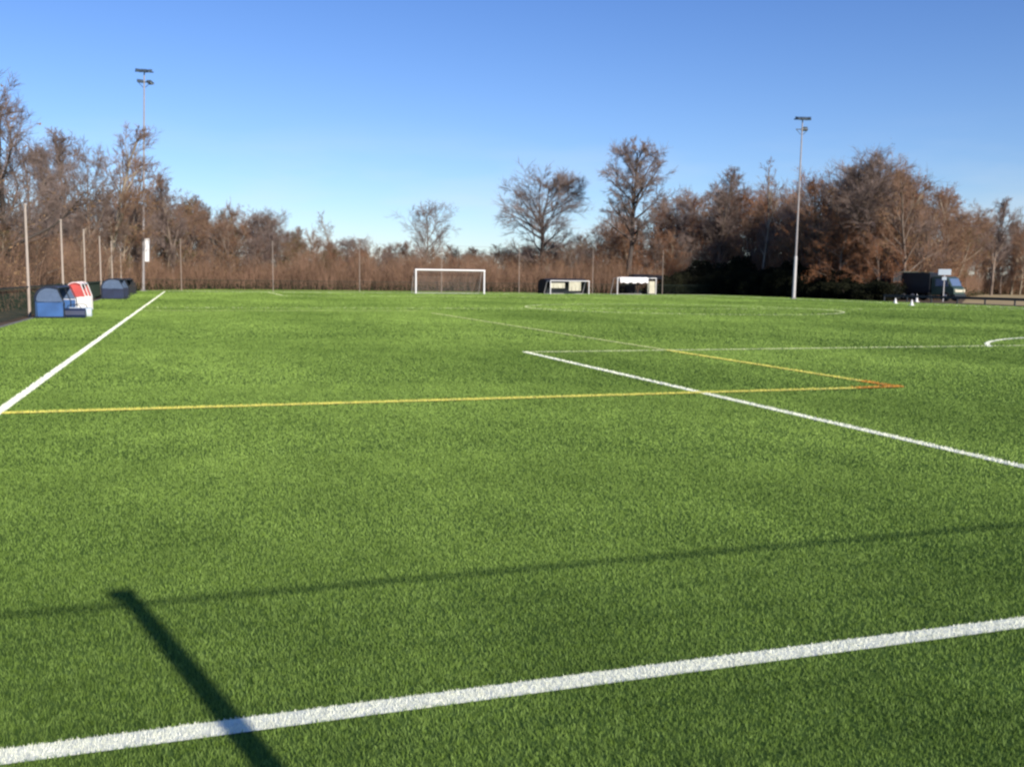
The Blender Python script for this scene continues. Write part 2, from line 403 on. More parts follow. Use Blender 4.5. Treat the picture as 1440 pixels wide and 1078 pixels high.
# the fence behind the camera, whose post and rail throw the shadow on the foreground
FB = -1.5
def near_fence():
    top = 2.97
    f = empty('mesh_fence', (-12.5, FB, 0), 'green wire mesh fence behind the near goal line throwing the post and rail shadow', 'fence')
    px = -0.32 + sdx / 0.963 * (5.08 - FB)
    ox = -12.5
    for xx in (px - 14.8, px - 7.4, px, px + 7.4, px + 14.8, px + 22.2, px + 29.6):
        MB().box((xx - ox, 0, (top + .05) / 2), (0.088, 0.08, top + .05)).box((xx - ox - .015, 0, top + .05), (0.13, 0.10, 0.05)).build('post', M_post, f, 0.01)
    MB().tube((px - 14.8 - ox, 0, top - .03), (px + 29.6 - ox, 0, top - .03), 0.015).build('top_rail', M_post, f)
    V, F = wire_panel(px - 14.8 - ox, -.07, px + 29.6 - ox, -.07, 0.05, top - .06, 0.05, 0.2, 0.0032)
    link_mesh('wire_mesh', np_mesh('wire_mesh', V, F), M_mesh, f)
near_fence()

def tall_fence(name, x0, y0, x1, y1, step, h, label, start=0.0, r=0.055, low=1.1, lowdv=0.05, lr=0.003, net=0.3):
    f = empty(name, (x0, y0, 0), label, 'fence')
    L_ = math.hypot(x1 - x0, y1 - y0); ux, uy = (x1 - x0) / L_, (y1 - y0) / L_
    t = start
    pm = None
    while t <= L_ + .01:
        if pm is None:
            o = MB().tube((0, 0, -0.03), (0, 0, h), r, r * .8, 10).tube((0, 0, h), (0, 0, h + .05), r * 1.15).build('post', M_post, f); pm = o.data
        else:
            o = bpy.data.objects.new('post', pm); C.objects.link(o); o.parent = f
        o.location = (ux * t, uy * t, 0)
        t += step
    off = 0.09
    V, F = wire_panel(-uy * off, ux * off, ux * L_ - uy * off, uy * L_ + ux * off, 0.03, low, lowdv, 0.12, lr)
    link_mesh('wire_mesh', np_mesh('wire_mesh', V, F), M_mesh, f)
    MB().tube((0, 0, low + .02), (ux * L_, uy * L_, low + .02), 0.02).build('rail', M_mesh, f)
    if net:
        V, F = wire_panel(-uy * off, ux * off, ux * L_ - uy * off, uy * L_ + ux * off, low + .06, h - .05, net, net, 0.0018)
        link_mesh('netting', np_mesh('netting', V, F), M_net, f)
        MB().tube((0, 0, h - .04), (ux * L_, uy * L_, h - .04), 0.008).build('top_cable', M_net, f)
tall_fence('ball_stop_fence', -5.75, 20.0, -5.75, 103.0, 10.6, 4.15, 'tall ball-stop fence with pale posts along the left touchline behind the shelters', start=9.7, lowdv=0.06, net=0.5)
tall_fence('ball_stop_fence', -5.2, 103.6, 61.0, 103.6, 9.1, 5.2, 'tall ball-stop fence with slim pale posts behind the far goal', start=4.5, net=0.4, r=0.03)

# ------------------------------------------------------------------ goals
def goal(x, y, w, h, depth, label, name='football_goal', rz=0.0, r=0.06):
    g = empty(name, (x, y, 0), label, 'goal', rz=rz)
    for s in (0, w):
        MB().tube((s, 0, 0), (s, 0, h), r, r, 14).build('post', M_paintw, g)
    MB().tube((-r, 0, h), (w + r, 0, h), r, r, 14).build('crossbar', M_paintw, g)
    fr = MB()
    for s in (0, w):
        fr.path([(s, r, h - .05), (s, depth * .45, h - .06), (s, depth, 0.03), (s, r, 0.03)], 0.02)
    fr.tube((0, depth, .03), (w, depth, .03), 0.02)
    fr.build('net_support', M_galv, g)
    A, B = [], []
    nx = int(w / .12)
    prof = [(0.05, h - .08), (depth * .45, h - .1), (depth, 0.05)]
    for i in range(nx + 1):
        X = w * i / nx
        for a, b in zip(prof[:-1], prof[1:]): A.append((X, a[0], a[1])); B.append((X, b[0], b[1]))
    for a, b in zip(prof[:-1], prof[1:]):
        n = int(math.hypot(a[0] - b[0], a[1] - b[1]) / .12)
        for i in range(n):
            t = i / n; yy = a[0] + (b[0] - a[0]) * t; zz = a[1] + (b[1] - a[1]) * t; A.append((0, yy, zz)); B.append((w, yy, zz))
    for s in (0, w):
        for i in range(1, int(h / .12)):
            z = i * .12; A.append((s, 0.05, z)); B.append((s, depth * .45 + (depth * .55) * max(0, (h - z)) / h, z))
    rr = np.full(len(A), 0.005)
    V, F = seg_mesh('n', A, B, rr, rr, 3); link_mesh('net', np_mesh('net', V, F), M_netw, g)
    return g
goal(FGX - 3.66, 96.6, 7.32, 2.44, 2.0, 'white full-size football goal standing on the far goal line', r=0.085)

# small goals stored at the far right end
p = ground(776, 413.5); q = ground(829, 413.5)
def small_goal(px0, px1, py, py_top, label, cover):
    a = ground(px0, py); b = ground(px1, py); w = float(np.linalg.norm(b - a)); rz = math.atan2(b[1] - a[1], b[0] - a[0])
    h = float(height_for((a + b) / 2, py_top))
    g = empty('training_goal', a, label, 'goal', rz=rz)
    for s in (0, w): MB().tube((s, 0, 0), (s, 0, h), .05).build('post', M_paintw, g)
    MB().tube((-.05, 0, h), (w + .05, 0, h), .05).build('crossbar', M_paintw, g)
    fr = MB()
    for s in (0, w): fr.path([(s, .05, h), (s, .6, h - .05), (s, 1.1, .03), (s, 0.05, .03)], .03)
    fr.tube((0, 1.1, .03), (w, 1.1, .03), .03); fr.build('net_support', M_galv, g)
    return g, w, h
g, w, h = small_goal(774, 828, 413.5, 395, 'low pale training goal, left one of the two small goals right of the big goal', True)
for (x0, x1, z0, z1) in ((.12, w * .38, h * .45, h * .84), (w * .50, w * .80, h * .25, h * .97)):
    pr = MB(); n = 9
    for i in range(n):
        xa = x0 + (x1 - x0) * i / n; xb = x0 + (x1 - x0) * (i + 1) / n - .002
        pr.slab([(.16 + .05 * math.sin(i * 2.1), z0), (.12 + .03 * math.cos(i), z1), (.17 + .03 * math.cos(i), z1), (.22 + .05 * math.sin(i * 2.1), z0)], xa, xb, 'x')
    pr.build('net_panel', M_cream, g)
g, w, h = small_goal(868, 922, 414, 391, 'small training goal with a white sheet bundled over its crossbar', True)
cv = MB(); n = 14
for i in range(n):
    xa = w * (.05 + .72 * i / n); xb = w * (.05 + .72 * (i + 1) / n) - .002; s = .07 * math.sin(i * 1.7)
    cv.slab([(-.16, h - .55 + s), (-.13, h + .06 + s * .4), (.12, h + .10), (.22, h - .4 - s), (.15, h - .4 - s), (.07, h + .055), (-.08, h + .055), (-.11, h - .55 + s)], xa, xb, 'x')
cv.build('white_sheet', M_cloth, g)
cv = MB()
for i in range(5):
    xa = w * (.8 + .19 * i / 5); xb = xa + w * .19 / 5 - .002; cv.slab([(.10, .1), (.12, h - .35), (.17, h - .35), (.15 + .04 * (i % 2), .1)], xa, xb, 'x')
cv.build('net_panel', M_cream, g)

# dark shelter behind the right small goal, and a dark frame behind the left one
def shelter_dark(px0, px1, py, py_top, label):
    a = ground(px0, py); b = ground(px1, py); w = float(np.linalg.norm(b - a)); rz = math.atan2(b[1] - a[1], b[0] - a[0]); h = float(height_for((a + b) / 2, py_top))
    s = empty('team_shelter', a, label, 'shelter', rz=rz)
    outer = [(0, h * .78), (.25, h * .95), (.6, h), (1.0, h * .97), (1.35, h * .85), (1.5, h * .6), (1.5, 0)]
    inner = [(1.45, 0), (1.45, h * .6 - .02), (1.31, h * .83), (1.0, h * .94), (.6, h * .965), (.27, h * .92), (.02, h * .76)]
    MB().slab(outer + inner, 0, w, 'x').build('roof', M_black, s)
    for X in (0.03, w - .03):
        MB().slab([(.05, 0), (.05, h * .74), (.28, h * .9), (.6, h * .94), (1.0, h * .92), (1.28, h * .81), (1.42, h * .6), (1.42, 0)], X - .02, X + .02, 'x').build('side_panel', M_black, s)
    MB().box((w / 2, 1.1, .42), (w - .2, .35, .05)).box((w / 2, 1.1, .2), (w - .4, .06, .4)).build('bench', M_dark, s)
shelter_dark(893, 932, 413.2, 386, 'dark round-roofed shelter behind the white sheeted training goal')
shelter_dark(768, 826, 412.9, 392, 'low dark round-roofed shelter behind the low pale training goal')

# ------------------------------------------------------------------ team shelters on the left touchline
def dugout(x0, x1, y0, y1, h, mats, label, group=None):
    """opens to +x; curved roof; panels at both ends; bench with seats"""
    roof_m, panel_m, low_m, seat_m, frame_m = mats
    d = x1 - x0; L_ = y1 - y0
    s = empty('team_shelter', (x0, y0, 0), label, 'shelter', group)
    arcp = []
    for i in range(13):
        t = i / 12; an = math.radians(180 - 118 * t)
        arcp.append((d * .5 + math.cos(an) * d * .5 * (1.0 + .12 * t), h * .55 + math.sin(an) * h * .45))
    fr = MB()
    for yy in (0.02, L_ / 2, L_ - .02):
        fr.path([(0, yy, 0)] + [(u, yy, z) for u, z in arcp], .028)
        fr.path([(0, yy, .04), (d, yy, .04)], .028); fr.path([(d * .97, yy, .04), (d * .97, yy, h * .5), (arcp[-1][0], yy, arcp[-1][1])], .022)
    for u, z in ((0, .04), (d, .04), arcp[6], arcp[-1]): fr.tube((u, 0, z), (u, L_, z), .024)
    fr.build('frame', frame_m, s)
    out_ = [(u, z) for u, z in arcp]; inn = [(d * .5 + (u - d * .5) * .96, z - .025) for u, z in reversed(arcp)]
    MB().slab(out_ + inn, -.05, L_ + .05, 'y').build('roof', roof_m, s)
    MB().box((.03, L_ / 2, h * .29), (.03, L_ - .1, h * .5)).build('back_panel', low_m, s)
    for yy in (.045, L_ - .045):
        MB().slab([(.08, .06), (.06, h * .5), (d * .93, h * .5), (d * .93, .06)], yy - .012, yy + .012, 'y').build('end_panel', low_m, s)
        MB().slab([(.07, h * .52)] + [(d * .5 + (u - d * .5) * .92, z - .04) for u, z in arcp if z > h * .56] + [(d * .93, h * .52)], yy - .008, yy + .008, 'y').build('window_panel', panel_m, s)
    MB().box((d * .38, L_ / 2, .40), (.32, L_ - .3, .05)).build('bench', frame_m, s)
    n = max(2, int(L_ / .6))
    for i in range(n):
        yy = .3 + (L_ - .6) * (i + .5) / n
        MB().slab([(d * .22, .43), (d * .2, .78), (d * .25, .79), (d * .28, .48), (d * .58, .48), (d * .6, .43)], yy - .2, yy + .2, 'y').build('seat', seat_m, s, .01)
    return s
dugout(-5.3, -4.3, 38.4, 42.6, 1.16, (M_navy, M_winblue, M_blue, M_lblue, M_dark), 'low blue team shelter with dark curved roof, nearest on the left touchline')
dugout(-5.0, -4.15, 44.6, 47.4, 1.25, (M_red, M_red, M_paintw, M_black, M_paintw), 'team shelter with red curved roof and white lower panel, just behind the blue one')
dugout(-5.35, -3.9, 67.0, 72.0, 1.32, (M_navy, M_winblue, M_navy, M_lblue, M_dark), 'larger navy team shelter further up the left touchline')
dugout(-5.4, -4.2, 78.0, 88.0, 1.25, (M_black, M_black, M_black, M_dark, M_dark), 'black team shelter nearest the left floodlight mast')

def kit_bag(x, y, label, m):
    b = empty('kit_bag', (x, y, 0), label, 'bag')
    MB().slab([(-.18, 0.0), (-.22, .12), (-.16, .30), (0, .36), (.16, .30), (.22, .12), (.18, 0)], -.4, .4, 'x').build('body', m, b, .03)
    MB().path([(-.25, -.05, .33), (-.2, -.05, .45), (0, -.05, .5), (.2, -.05, .45), (.25, -.05, .33)], .014).build('handle', M_dark, b)
kit_bag(-4.05, 38.9, 'navy kit bag leaning against the near corner of the blue shelter', M_navy)
kit_bag(-3.95, 40.1, 'pale green-white kit bag lying on the turf in front of the blue shelter', M_lens)

# ------------------------------------------------------------------ floodlight masts
def mast(p, h, label, lean, twin):
    f = empty('floodlight_mast', p, label, 'floodlight', tilt=(0, lean, -math.radians(15)))
    n = MB(); k = 5
    for i in range(k):
        n.tube((0, 0, h * i / k), (0, 0, h * (i + 1) / k), .13 - .015 * i, .117 - .015 * i, 12)
    n.build('pole', M_mast, f)
    MB().box((0, 0, .03), (.6, .6, .06)).box((0, 0, .10), (.34, .34, .12)).build('base_plate', M_kerb, f)
    MB().box((0, 0, h - .05), (1.7, .09, .09)).build('crossarm', M_dark, f)
    MB().box((0, 0, h - 1.0), (1.2, .08, .08)).tube((-.6, 0, h - 1.0), (-.1, 0, h - 1.5), .025).tube((.6, 0, h - 1.0), (.1, 0, h - 1.5), .025).build('crossarm', M_dark, f)
    rot = Matrix.Rotation(math.radians(24), 3, 'X')
    spots = twin
    for (x, z, yaw) in spots:
        r = Matrix.Rotation(yaw, 3, 'Z') @ rot
        d = r @ Vector((0, -.28, 0))
        l = MB().box((x + d.x, d.y, h + z + d.z), (.56, .5, .18), r).box((x, 0, h + z - .05), (.06, .06, .26)).build('lamp', M_lampgrey, f, .02)
        c = r @ Vector((0, -.28, -.10))
        MB().box((x + c.x, c.y, h + z + c.z), (.48, .42, .03), r).build('glass', M_lens, l)
    return f
p1 = ground(201.5, 409.3); h1 = height_for(p1, 107)
m1 = mast(p1, float(h1), 'tall slim floodlight mast with a white box on it at the far left corner', math.radians(1.9), [(-.55, .12, .5), (.0, .12, 0), (.55, .12, -.5), (-.4, -.85, .4), (.35, -.85, 2.6)])
MB().box((.36, -.05, 3.95), (.38, .26, 2.2)).box((.2, 0, 4.7), (.2, .08, .08)).box((.2, 0, 3.3), (.2, .08, .08)).build('control_box', M_paintw, m1, .02)
p2 = ground(1116, 420.2); h2 = height_for(p2, 172)
m2 = mast(p2, float(h2), 'floodlight mast on the right of the pitch in front of the dark evergreen bushes', math.radians(0.35), [(-.55, .12, .4), (.0, .12, 0), (.55, .12, -.4), (.25, -.8, 2.9)])
MB().tube((0, 0, .14), (0, 0, 4.2), .165, .15, 12).build('lower_sleeve', M_galv, m2)

# ------------------------------------------------------------------ right side: sign, vehicle, container, cones, rail
ps = ground(1326, 424.0)
s = empty('sign_board', ps, 'white sign board on a thin post in front of the dark vehicle', 'sign', rz=-math.radians(44))
hs = float(height_for(ps, 376))
MB().tube((0, 0, 0), (0, 0, hs - .25), .045).build('post', M_galv, s)
MB().box((0, -.05, hs - .45), (1.1, .05, .55)).build('board', M_lens, s, .02)
MB().box((0, -.08, hs - 1.05), (.4, .03, .3)).build('lower_plate', M_lens, s, .01)

pv = ground(1330, 424.5) * 1.06; pv[2] = 0
def vehicle():
    v = empty('parked_truck', pv, 'dark green and black truck parked on the right beyond the pitch beside the white sign', 'truck', rz=-math.radians(72))
    # local +x is forward; cab in front
    L1 = 5.6
    MB().slab([(-L1, .62), (-L1, 2.72), (-L1 + .12, 2.82), (-1.25, 2.82), (-1.15, 2.72), (-1.15, .62)], -1.1, 1.1, 'x' if False else 'y')
    def sl(prof, y0, y1): # profile in x,z swept along y
        m = MB(); m.slab(prof, y0, y1, 'y'); return m
    sl([(-L1, .75), (-L1, 2.65), (-L1 + .12, 2.75), (-1.25, 2.75), (-1.15, 2.65), (-1.15, .75)], -1.1, 1.1).build('cargo_box', M_black, v, .03)
    cab = sl([(-1.05, .55), (-1.05, 2.2), (-.9, 2.38), (.35, 2.38), (.62, 2.25), (1.0, 1.45), (1.28, 1.3), (1.34, .55)], -1.0, 1.0).build('cab', M_green4, v, .05)
    sl([(.655, 2.18), (1.0, 1.47), (1.04, 1.48), (.695, 2.19)], -.86, .86).build('windscreen', M_winblue, cab)
    for yy in (-1.012, 1.012):
        MB().slab([(-.6, 1.45), (-.6, 2.15), (.4, 2.15), (.78, 1.45)], yy - .008, yy + .008, 'y').build('side_window', M_winblue, cab)
        MB().box((.75, yy * 1.14, 1.75), (.08, .2, .34)).build('mirror', M_dark, cab)
    MB().box((1.335, 0, 1.0), (.04, 1.15, .24)).build('grille', M_cream, cab)
    for yy in (-.76, .76):
        MB().tube((1.3, yy, 1.02), (1.40, yy, 1.02), .17, .16, 16).build('headlight', M_cream, cab)
    MB().box((1.38, 0, .58), (.14, 2.06, .24)).build('bumper', M_dark, v, .02)
    MB().box((-2.2, 0, .62), (6.6, .8, .16)).build('chassis', M_dark, v)
    for X in (.45, -3.9, -2.9):
        for yy in (-.93, .93):
            w_ = MB().tube((X, yy - .14, .46), (X, yy + .14, .46), .46, .46, 22).build('wheel', M_rubber, v, .03)
            MB().tube((X, yy - .155, .46), (X, yy + .155, .46), .22, .22, 16).build('hub', M_galv, w_)
vehicle()
pc = ground(1258, 423.0)
def container():
    a = ground(1254, 421.5); b = ground(1310, 422.0); w = float(np.linalg.norm(b - a)) ; rz = math.atan2(b[1] - a[1], b[0] - a[0]); h = float(height_for((a + b) / 2, 383))
    s = empty('storage_container', a, 'long black storage container beside the truck in front of the rusty trees', 'container', rz=rz)
    m = MB(); m.box((w / 2, 1.1, h / 2 + .06), (w, 2.2, h - .12))
    n = int(w / .25)
    for i in range(n): m.box((w * (i + .5) / n, -.015, h / 2 + .03), (w / n * .5, .026, h - .4))
    m.build('body', M_black, s, .02)
    MB().box((w / 2, 1.1, h + .03), (w + .1, 2.3, .055)).build('roof', M_green4, s)
    for X in (.1, w - .1): MB().box((X, -.03, h / 2 + .03), (.14, .05, h - .08)).build('corner_post', M_dark, s)
container()
def cone(px, py, label, h=.45):
    p = ground(px, py); c = empty('marker_cone', p, label, 'cone', 'white cones by the right touchline')
    MB().box((0, 0, .02), (.36, .36, .035)).build('base', M_paintw, c)
    MB().tube((0, 0, .035), (0, 0, h), .13, .03, 14).build('body', M_paintw, c)
cone(1259, 426.5, 'white cone at the foot of the container, leftmost of three')
cone(1282, 429.5, 'white cone standing furthest onto the turf, middle of three')
cone(1289, 424.5, 'taller white cone close against the container, right one of three', .7)
# low timber rail at the right edge of the turf
fr = empty('low_barrier', (61.6, 20, 0), 'low dark barrier rail along the right edge of the pitch', 'barrier')
rl = MB().box((0, 27, .52), (.06, 54, .22)).build('rail', M_dark, fr)
for i in range(19): MB().box((.07, i * 3.0, .3), (.08, .1, .66)).build('post', M_dark, fr)

# ------------------------------------------------------------------ trees
def gen_tree(seed, H=10.0, crown=0.42, ang=48, clear=0.25, limbs=15, dens=(7, 6, 5), up=0.25, lean=0.03, tw=0.011, tr=0.016, even=1.0):
    g = random.Random(seed)
    S = {0: [], 1: []}; ends = []
    def run(p, d, length, r, lv, n, wob):
        pts = [(p.copy(), r)]; q = p.copy(); dd = d.copy()
        for i in range(n):
            dd = (dd + Vector((g.gauss(0, wob), g.gauss(0, wob), g.gauss(0, wob * .6) + (up * .12 if lv > 0 else 0)))).normalized()
            nq = q + dd * (length / n); r2 = max(r * (1 - (i + 1) / n * (.75 if lv else .8)), .004)
            S[0 if lv < 2 else 1].append((tuple(q), tuple(nq), pts[-1][1], r2)); q = nq; pts.append((q.copy(), r2))
        return pts
    def branch_dir(d, a):
        ax = d.orthogonal().normalized(); ax.rotate(Matrix.Rotation(g.uniform(0, 2 * math.pi), 3, d))
        v = d.copy(); v.rotate(Matrix.Rotation(a, 3, ax)); return v
    trunk = run(Vector((0, 0, -0.1)), Vector((g.gauss(0, lean), g.gauss(0, lean), 1)).normalized(), H * .93, H * tr, 0, 12, .055)
    def at(pts, t):
        f = t * (len(pts) - 1); i = min(int(f), len(pts) - 2); u = f - i
        return pts[i][0].lerp(pts[i + 1][0], u), pts[i][1] * (1 - u) + pts[i + 1][1] * u, (pts[i + 1][0] - pts[i][0]).normalized()
    for k in range(limbs):
        t = clear + (1 - clear) * (k + g.uniform(0, .9)) / limbs
        t = min(t, .98); p, r, d = at(trunk, t)
        sh = math.sin(math.pi * min(1, ((t - clear) / (1 - clear)) * .75 + .22)) ** .7
        ln = H * crown * sh * g.uniform(1 - even * .3, 1 + even * .15)
        b1 = run(p, branch_dir(d, math.radians(ang * g.uniform(.7, 1.25) * (1.1 - .45 * t))), ln, r * .62, 1, 6, .13)
        for j in range(dens[0]):
            p2, r2, d2 = at(b1, g.uniform(.2, 1)); l2 = ln * g.uniform(.28, .5)
            b2 = run(p2, branch_dir(d2, math.radians(g.uniform(25, 55))), l2, min(r2 * .6, .05), 2, 4, .16)
            for i in range(dens[1]):
                p3, r3, d3 = at(b2, g.uniform(.15, 1)); l3 = l2 * g.uniform(.35, .6)
                b3 = run(p3, branch_dir(d3, math.radians(g.uniform(20, 50))), l3, tw, 3, 2, .2)
                for q in range(dens[2]):
                    p4, r4, d4 = at(b3, g.uniform(.1, 1)); l4 = l3 * g.uniform(.4, .8)
                    v = branch_dir(d4, math.radians(g.uniform(15, 45))); e = p4 + v * l4
                    S[1].append((tuple(p4), tuple(e), tw * .7, tw * .35)); ends.append(e)
    return S, np.array([tuple(e) for e in ends])

VAR = {}
def variant(key, barkm, twigm, leafm=None, leaffrac=0.0, leafsize=.07, lowbias=True, **kw):
    S, ends = gen_tree(**kw)
    a = S[0]; V, F = seg_mesh('t', [s[0] for s in a], [s[1] for s in a], [s[2] for s in a], [s[3] for s in a], 6)
    mt = np_mesh('trunk', V, F); mt.materials.append(barkm)
    b = S[1]; V, F = seg_mesh('c', [s[0] for s in b], [s[1] for s in b], [s[2] for s in b], [s[3] for s in b], 3)
    nt_ = len(F)
    if leafm is not None:
        g = np.random.default_rng(kw['seed']); E = ends
        pr_ = np.full(len(E), leaffrac)
        if lowbias: pr_ = leaffrac * np.clip(1.6 - E[:, 2] / kw.get('H', 10) * 1.5, .1, 1.6)
        E = E[g.uniform(size=len(E)) < pr_]
        E = np.repeat(E, 3, 0) + g.normal(0, .12, (len(E) * 3, 3))
        LV, LF = leaf_quads(E, leafsize, g)
        V, F = merge([(V, F), (LV, LF)])
    mc = np_mesh('crown', V, F); mc.materials.append(twigm)
    if leafm is not None:
        mc.materials.append(leafm); idx = np.zeros(len(F), np.int32); idx[nt_:] = 1; mc.polygons.foreach_set('material_index', idx)
    VAR[key] = (mt, mc, float(np.percentile(ends[:, 2], 99.7)))

variant('round', M_bdark, M_twg, seed=51, crown=.37, ang=60, clear=.26, limbs=30, dens=(9, 7, 6), up=.40, tr=.020, tw=.012, even=.4)
variant('oak', M_bdark, M_twg, seed=12, crown=.27, ang=58, clear=.34, limbs=24, dens=(9, 7, 6), up=.35, tr=.022, tw=.013, even=.7)
variant('small', M_bark, M_twg, seed=13, crown=.38, ang=50, clear=.28, limbs=18, dens=(8, 6, 6), up=.35, tw=.013)
variant('upright_a', M_bark, M_twg, seed=14, crown=.30, ang=28, clear=.18, limbs=20, dens=(8, 6, 6), up=.7, tw=.013)
variant('upright_b', M_bark2, M_twb, seed=15, crown=.28, ang=32, clear=.2, limbs=17, dens=(6, 6, 5), up=.5)
variant('brown_a', M_bark, M_twb, M_leafb, .22, seed=16, crown=.36, ang=45, clear=.12, limbs=18, dens=(7, 6, 5), up=.3)
variant('brown_b', M_bark2, M_twb, M_leafr, .14, seed=17, crown=.34, ang=40, clear=.14, limbs=18, dens=(7, 6, 5), up=.4)
variant('rusty_a', M_bark, M_twr, M_leafr, .55, seed=18, crown=.42, ang=52, clear=.08, limbs=20, dens=(7, 6, 5), up=.25)
variant('rusty_b', M_bdark, M_twr, M_leafr, .35, seed=19, crown=.40, ang=48, clear=.10, limbs=20, dens=(7, 6, 5), up=.3)
variant('thin', M_bark2, M_twb, seed=20, crown=.22, ang=34, clear=.3, limbs=13, dens=(5, 5, 4), up=.5, tr=.012)
variant('dome', M_bdark, M_twg, M_leafb, .06, seed=21, crown=.46, ang=52, clear=.2, limbs=28, dens=(9, 7, 6), up=.5, tr=.018, tw=.013, even=.5)

def tree(px, dist, top, var, label, group=None, name='bare_tree', cat='tree', wide=1.0, hfix=None, rz=None):
    p = away(px, dist); h = float(height_for(p, top)) if hfix is None else hfix
    mt, mc, H = VAR[var]; s = h / H
    r = empty(name, (p[0], p[1], -.03), label, cat, group, rz=random.uniform(0, 6.28) if rz is None else rz)
    r.scale = (s * wide, s * wide, s)
    for nm, me in (('trunk', mt), ('crown', mc)):
        o = bpy.data.objects.new(nm, me); C.objects.link(o); o.parent = r
    return r

M_ivy = mat('olive_ivy_leaves', (0.09, 0.085, 0.03), 0.7, 0.15, scale=0.7, col2=(0.18, 0.15, 0.06))
variant('ivy', M_bark2, M_twb, M_ivy, .35, seed=22, crown=.34, ang=44, clear=.10, limbs=18, dens=(7, 6, 5), up=.35)
# trees that stand out against the sky, each with its own label
HERO = [
 (12, 52, 100, 'dome', 'largest bare tree with a wide twiggy crown cut off by the left edge', 1.3),
 (38, 62, 195, 'small', 'greyish bare tree between the big left-edge tree and the tall pair', 1.0),
 (104, 84, 186, 'upright_a', 'tall upright bare tree, left one of the pair before the left floodlight', 1.0),
 (153, 90, 176, 'upright_b', 'tall brown upright tree, right one of the pair just left of the left floodlight', 1.0),
 (128, 86, 196, 'small', 'thin greyish bare tree standing between the tall pair left of the left mast', .8),
 (70, 76, 205, 'upright_a', 'fine-twigged upright grey tree left of the tall pair', .9),
 (184, 100, 212, 'brown_a', 'reddish bare tree directly behind the left floodlight mast', .9),
 (243, 112, 245, 'upright_a', 'grey-topped bare tree just right of the left floodlight mast', 1.0),
 (372, 125, 292, 'small', 'small bare tree rising at the right end of the taller left wood', .9),
 (474, 150, 297, 'thin', 'faint thin tree poking above the low wood left of the big goal', 1.1),
 (598, 128, 282, 'small', 'small rounded bare tree standing alone above the big goal', 1.05),
 (762, 124, 232, 'round', 'broad round-crowned bare tree standing alone right of the big goal', 1.15),
 (882, 122, 200, 'oak', 'tallest lone bare tree with a thick dark trunk behind the training goals', 1.0),
 (1012, 128, 238, 'upright_a', 'bare fan-shaped tree left of the slender spire-like one', 1.15),
 (1068, 122, 220, 'thin', 'slender spire-like bare tree just left of the right floodlight mast', 1.0),
 (1150, 112, 240, 'rusty_b', 'rust-tinged tree directly right of the right floodlight mast', 1.0),
 (1202, 112, 212, 'dome', 'large domed bare tree rising highest right of the right floodlight mast', 1.25),
 (1180, 116, 228, 'dome', 'wide twiggy tree on the left shoulder of the large dome', 1.0),
 (1268, 106, 232, 'brown_a', 'brownish bare tree on the right shoulder of the large dome', 1.0),
 (1340, 124, 262, 'upright_b', 'pale upright bare tree above the parked truck', 1.0),
 (1395, 172, 278, 'upright_a', 'pale bare tree between the truck and the right edge', 1.0),
 (1448, 178, 288, 'brown_b', 'brown bare tree cut off by the right edge', 1.0),
 (1180, 108, 300, 'rusty_a', 'low rust-leaved tree below the large dome, left of the container', 1.15),
 (1235, 105, 318, 'rusty_a', 'low rust-leaved tree directly behind the container', 1.2),
]
for px, dist, top, var, label, wd in HERO: tree(px, dist, top, var, label, wide=wd)

SKY = [(-120, 200), (-30, 240), (30, 268), (60, 262), (85, 255), (125, 250), (150, 245), (200, 250), (250, 254), (300, 272), (340, 286), (380, 296), (420, 314), (460, 324), (520, 333), (575, 338), (640, 343), (690, 343), (760, 338), (830, 320), (870, 300), (930, 268), (1000, 262), (1060, 262), (1110, 258), (1160, 246), (1240, 240), (1300, 256), (1350, 275), (1400, 300), (1500, 310)]
DIST = [(-120, 42), (0, 52), (60, 66), (120, 82), (170, 98), (220, 114), (300, 122), (640, 126), (900, 126), (1000, 131), (1100, 122), (1180, 114), (1240, 110), (1330, 116), (1365, 150), (1380, 180), (1560, 190)]
def lerp(tab, x):
    return float(np.interp(x, [a for a, b in tab], [b for a, b in tab]))
ZONES = [(-200, 205, ['brown_a', 'ivy', 'upright_b', 'upright_a', 'brown_b', 'small', 'ivy'], 'brown leafless tree crowded in the wood along the left side of the pitch', 'trees of the wood left of the pitch'),
         (205, 470, ['brown_a', 'brown_b', 'upright_b', 'upright_a', 'small', 'ivy'], 'brown leafless tree crowded in the tapering wood between the left mast and the big goal', 'trees of the wood behind the far left corner'),
         (470, 900, ['brown_b', 'brown_a', 'upright_b', 'rusty_b', 'small'], 'low brown leafless tree in the wood behind the big goal and the training goals', 'trees of the low wood behind the far end'),
         (900, 1120, ['upright_a', 'brown_b', 'rusty_b', 'brown_a', 'small'], 'leafless tree in the wood behind the dark evergreen bushes', 'trees of the wood behind the evergreens'),
         (1120, 1345, ['rusty_a', 'rusty_b', 'brown_a', 'dome', 'ivy', 'upright_b'], 'reddish leafless tree crowded in the tall wood behind the container', 'trees of the tall wood on the right'),
         (1345, 1600, ['upright_b', 'upright_a', 'brown_b', 'brown_a'], 'leafless tree crowded in the wood beyond the tan field at the right edge', 'trees of the wood at the right edge')]
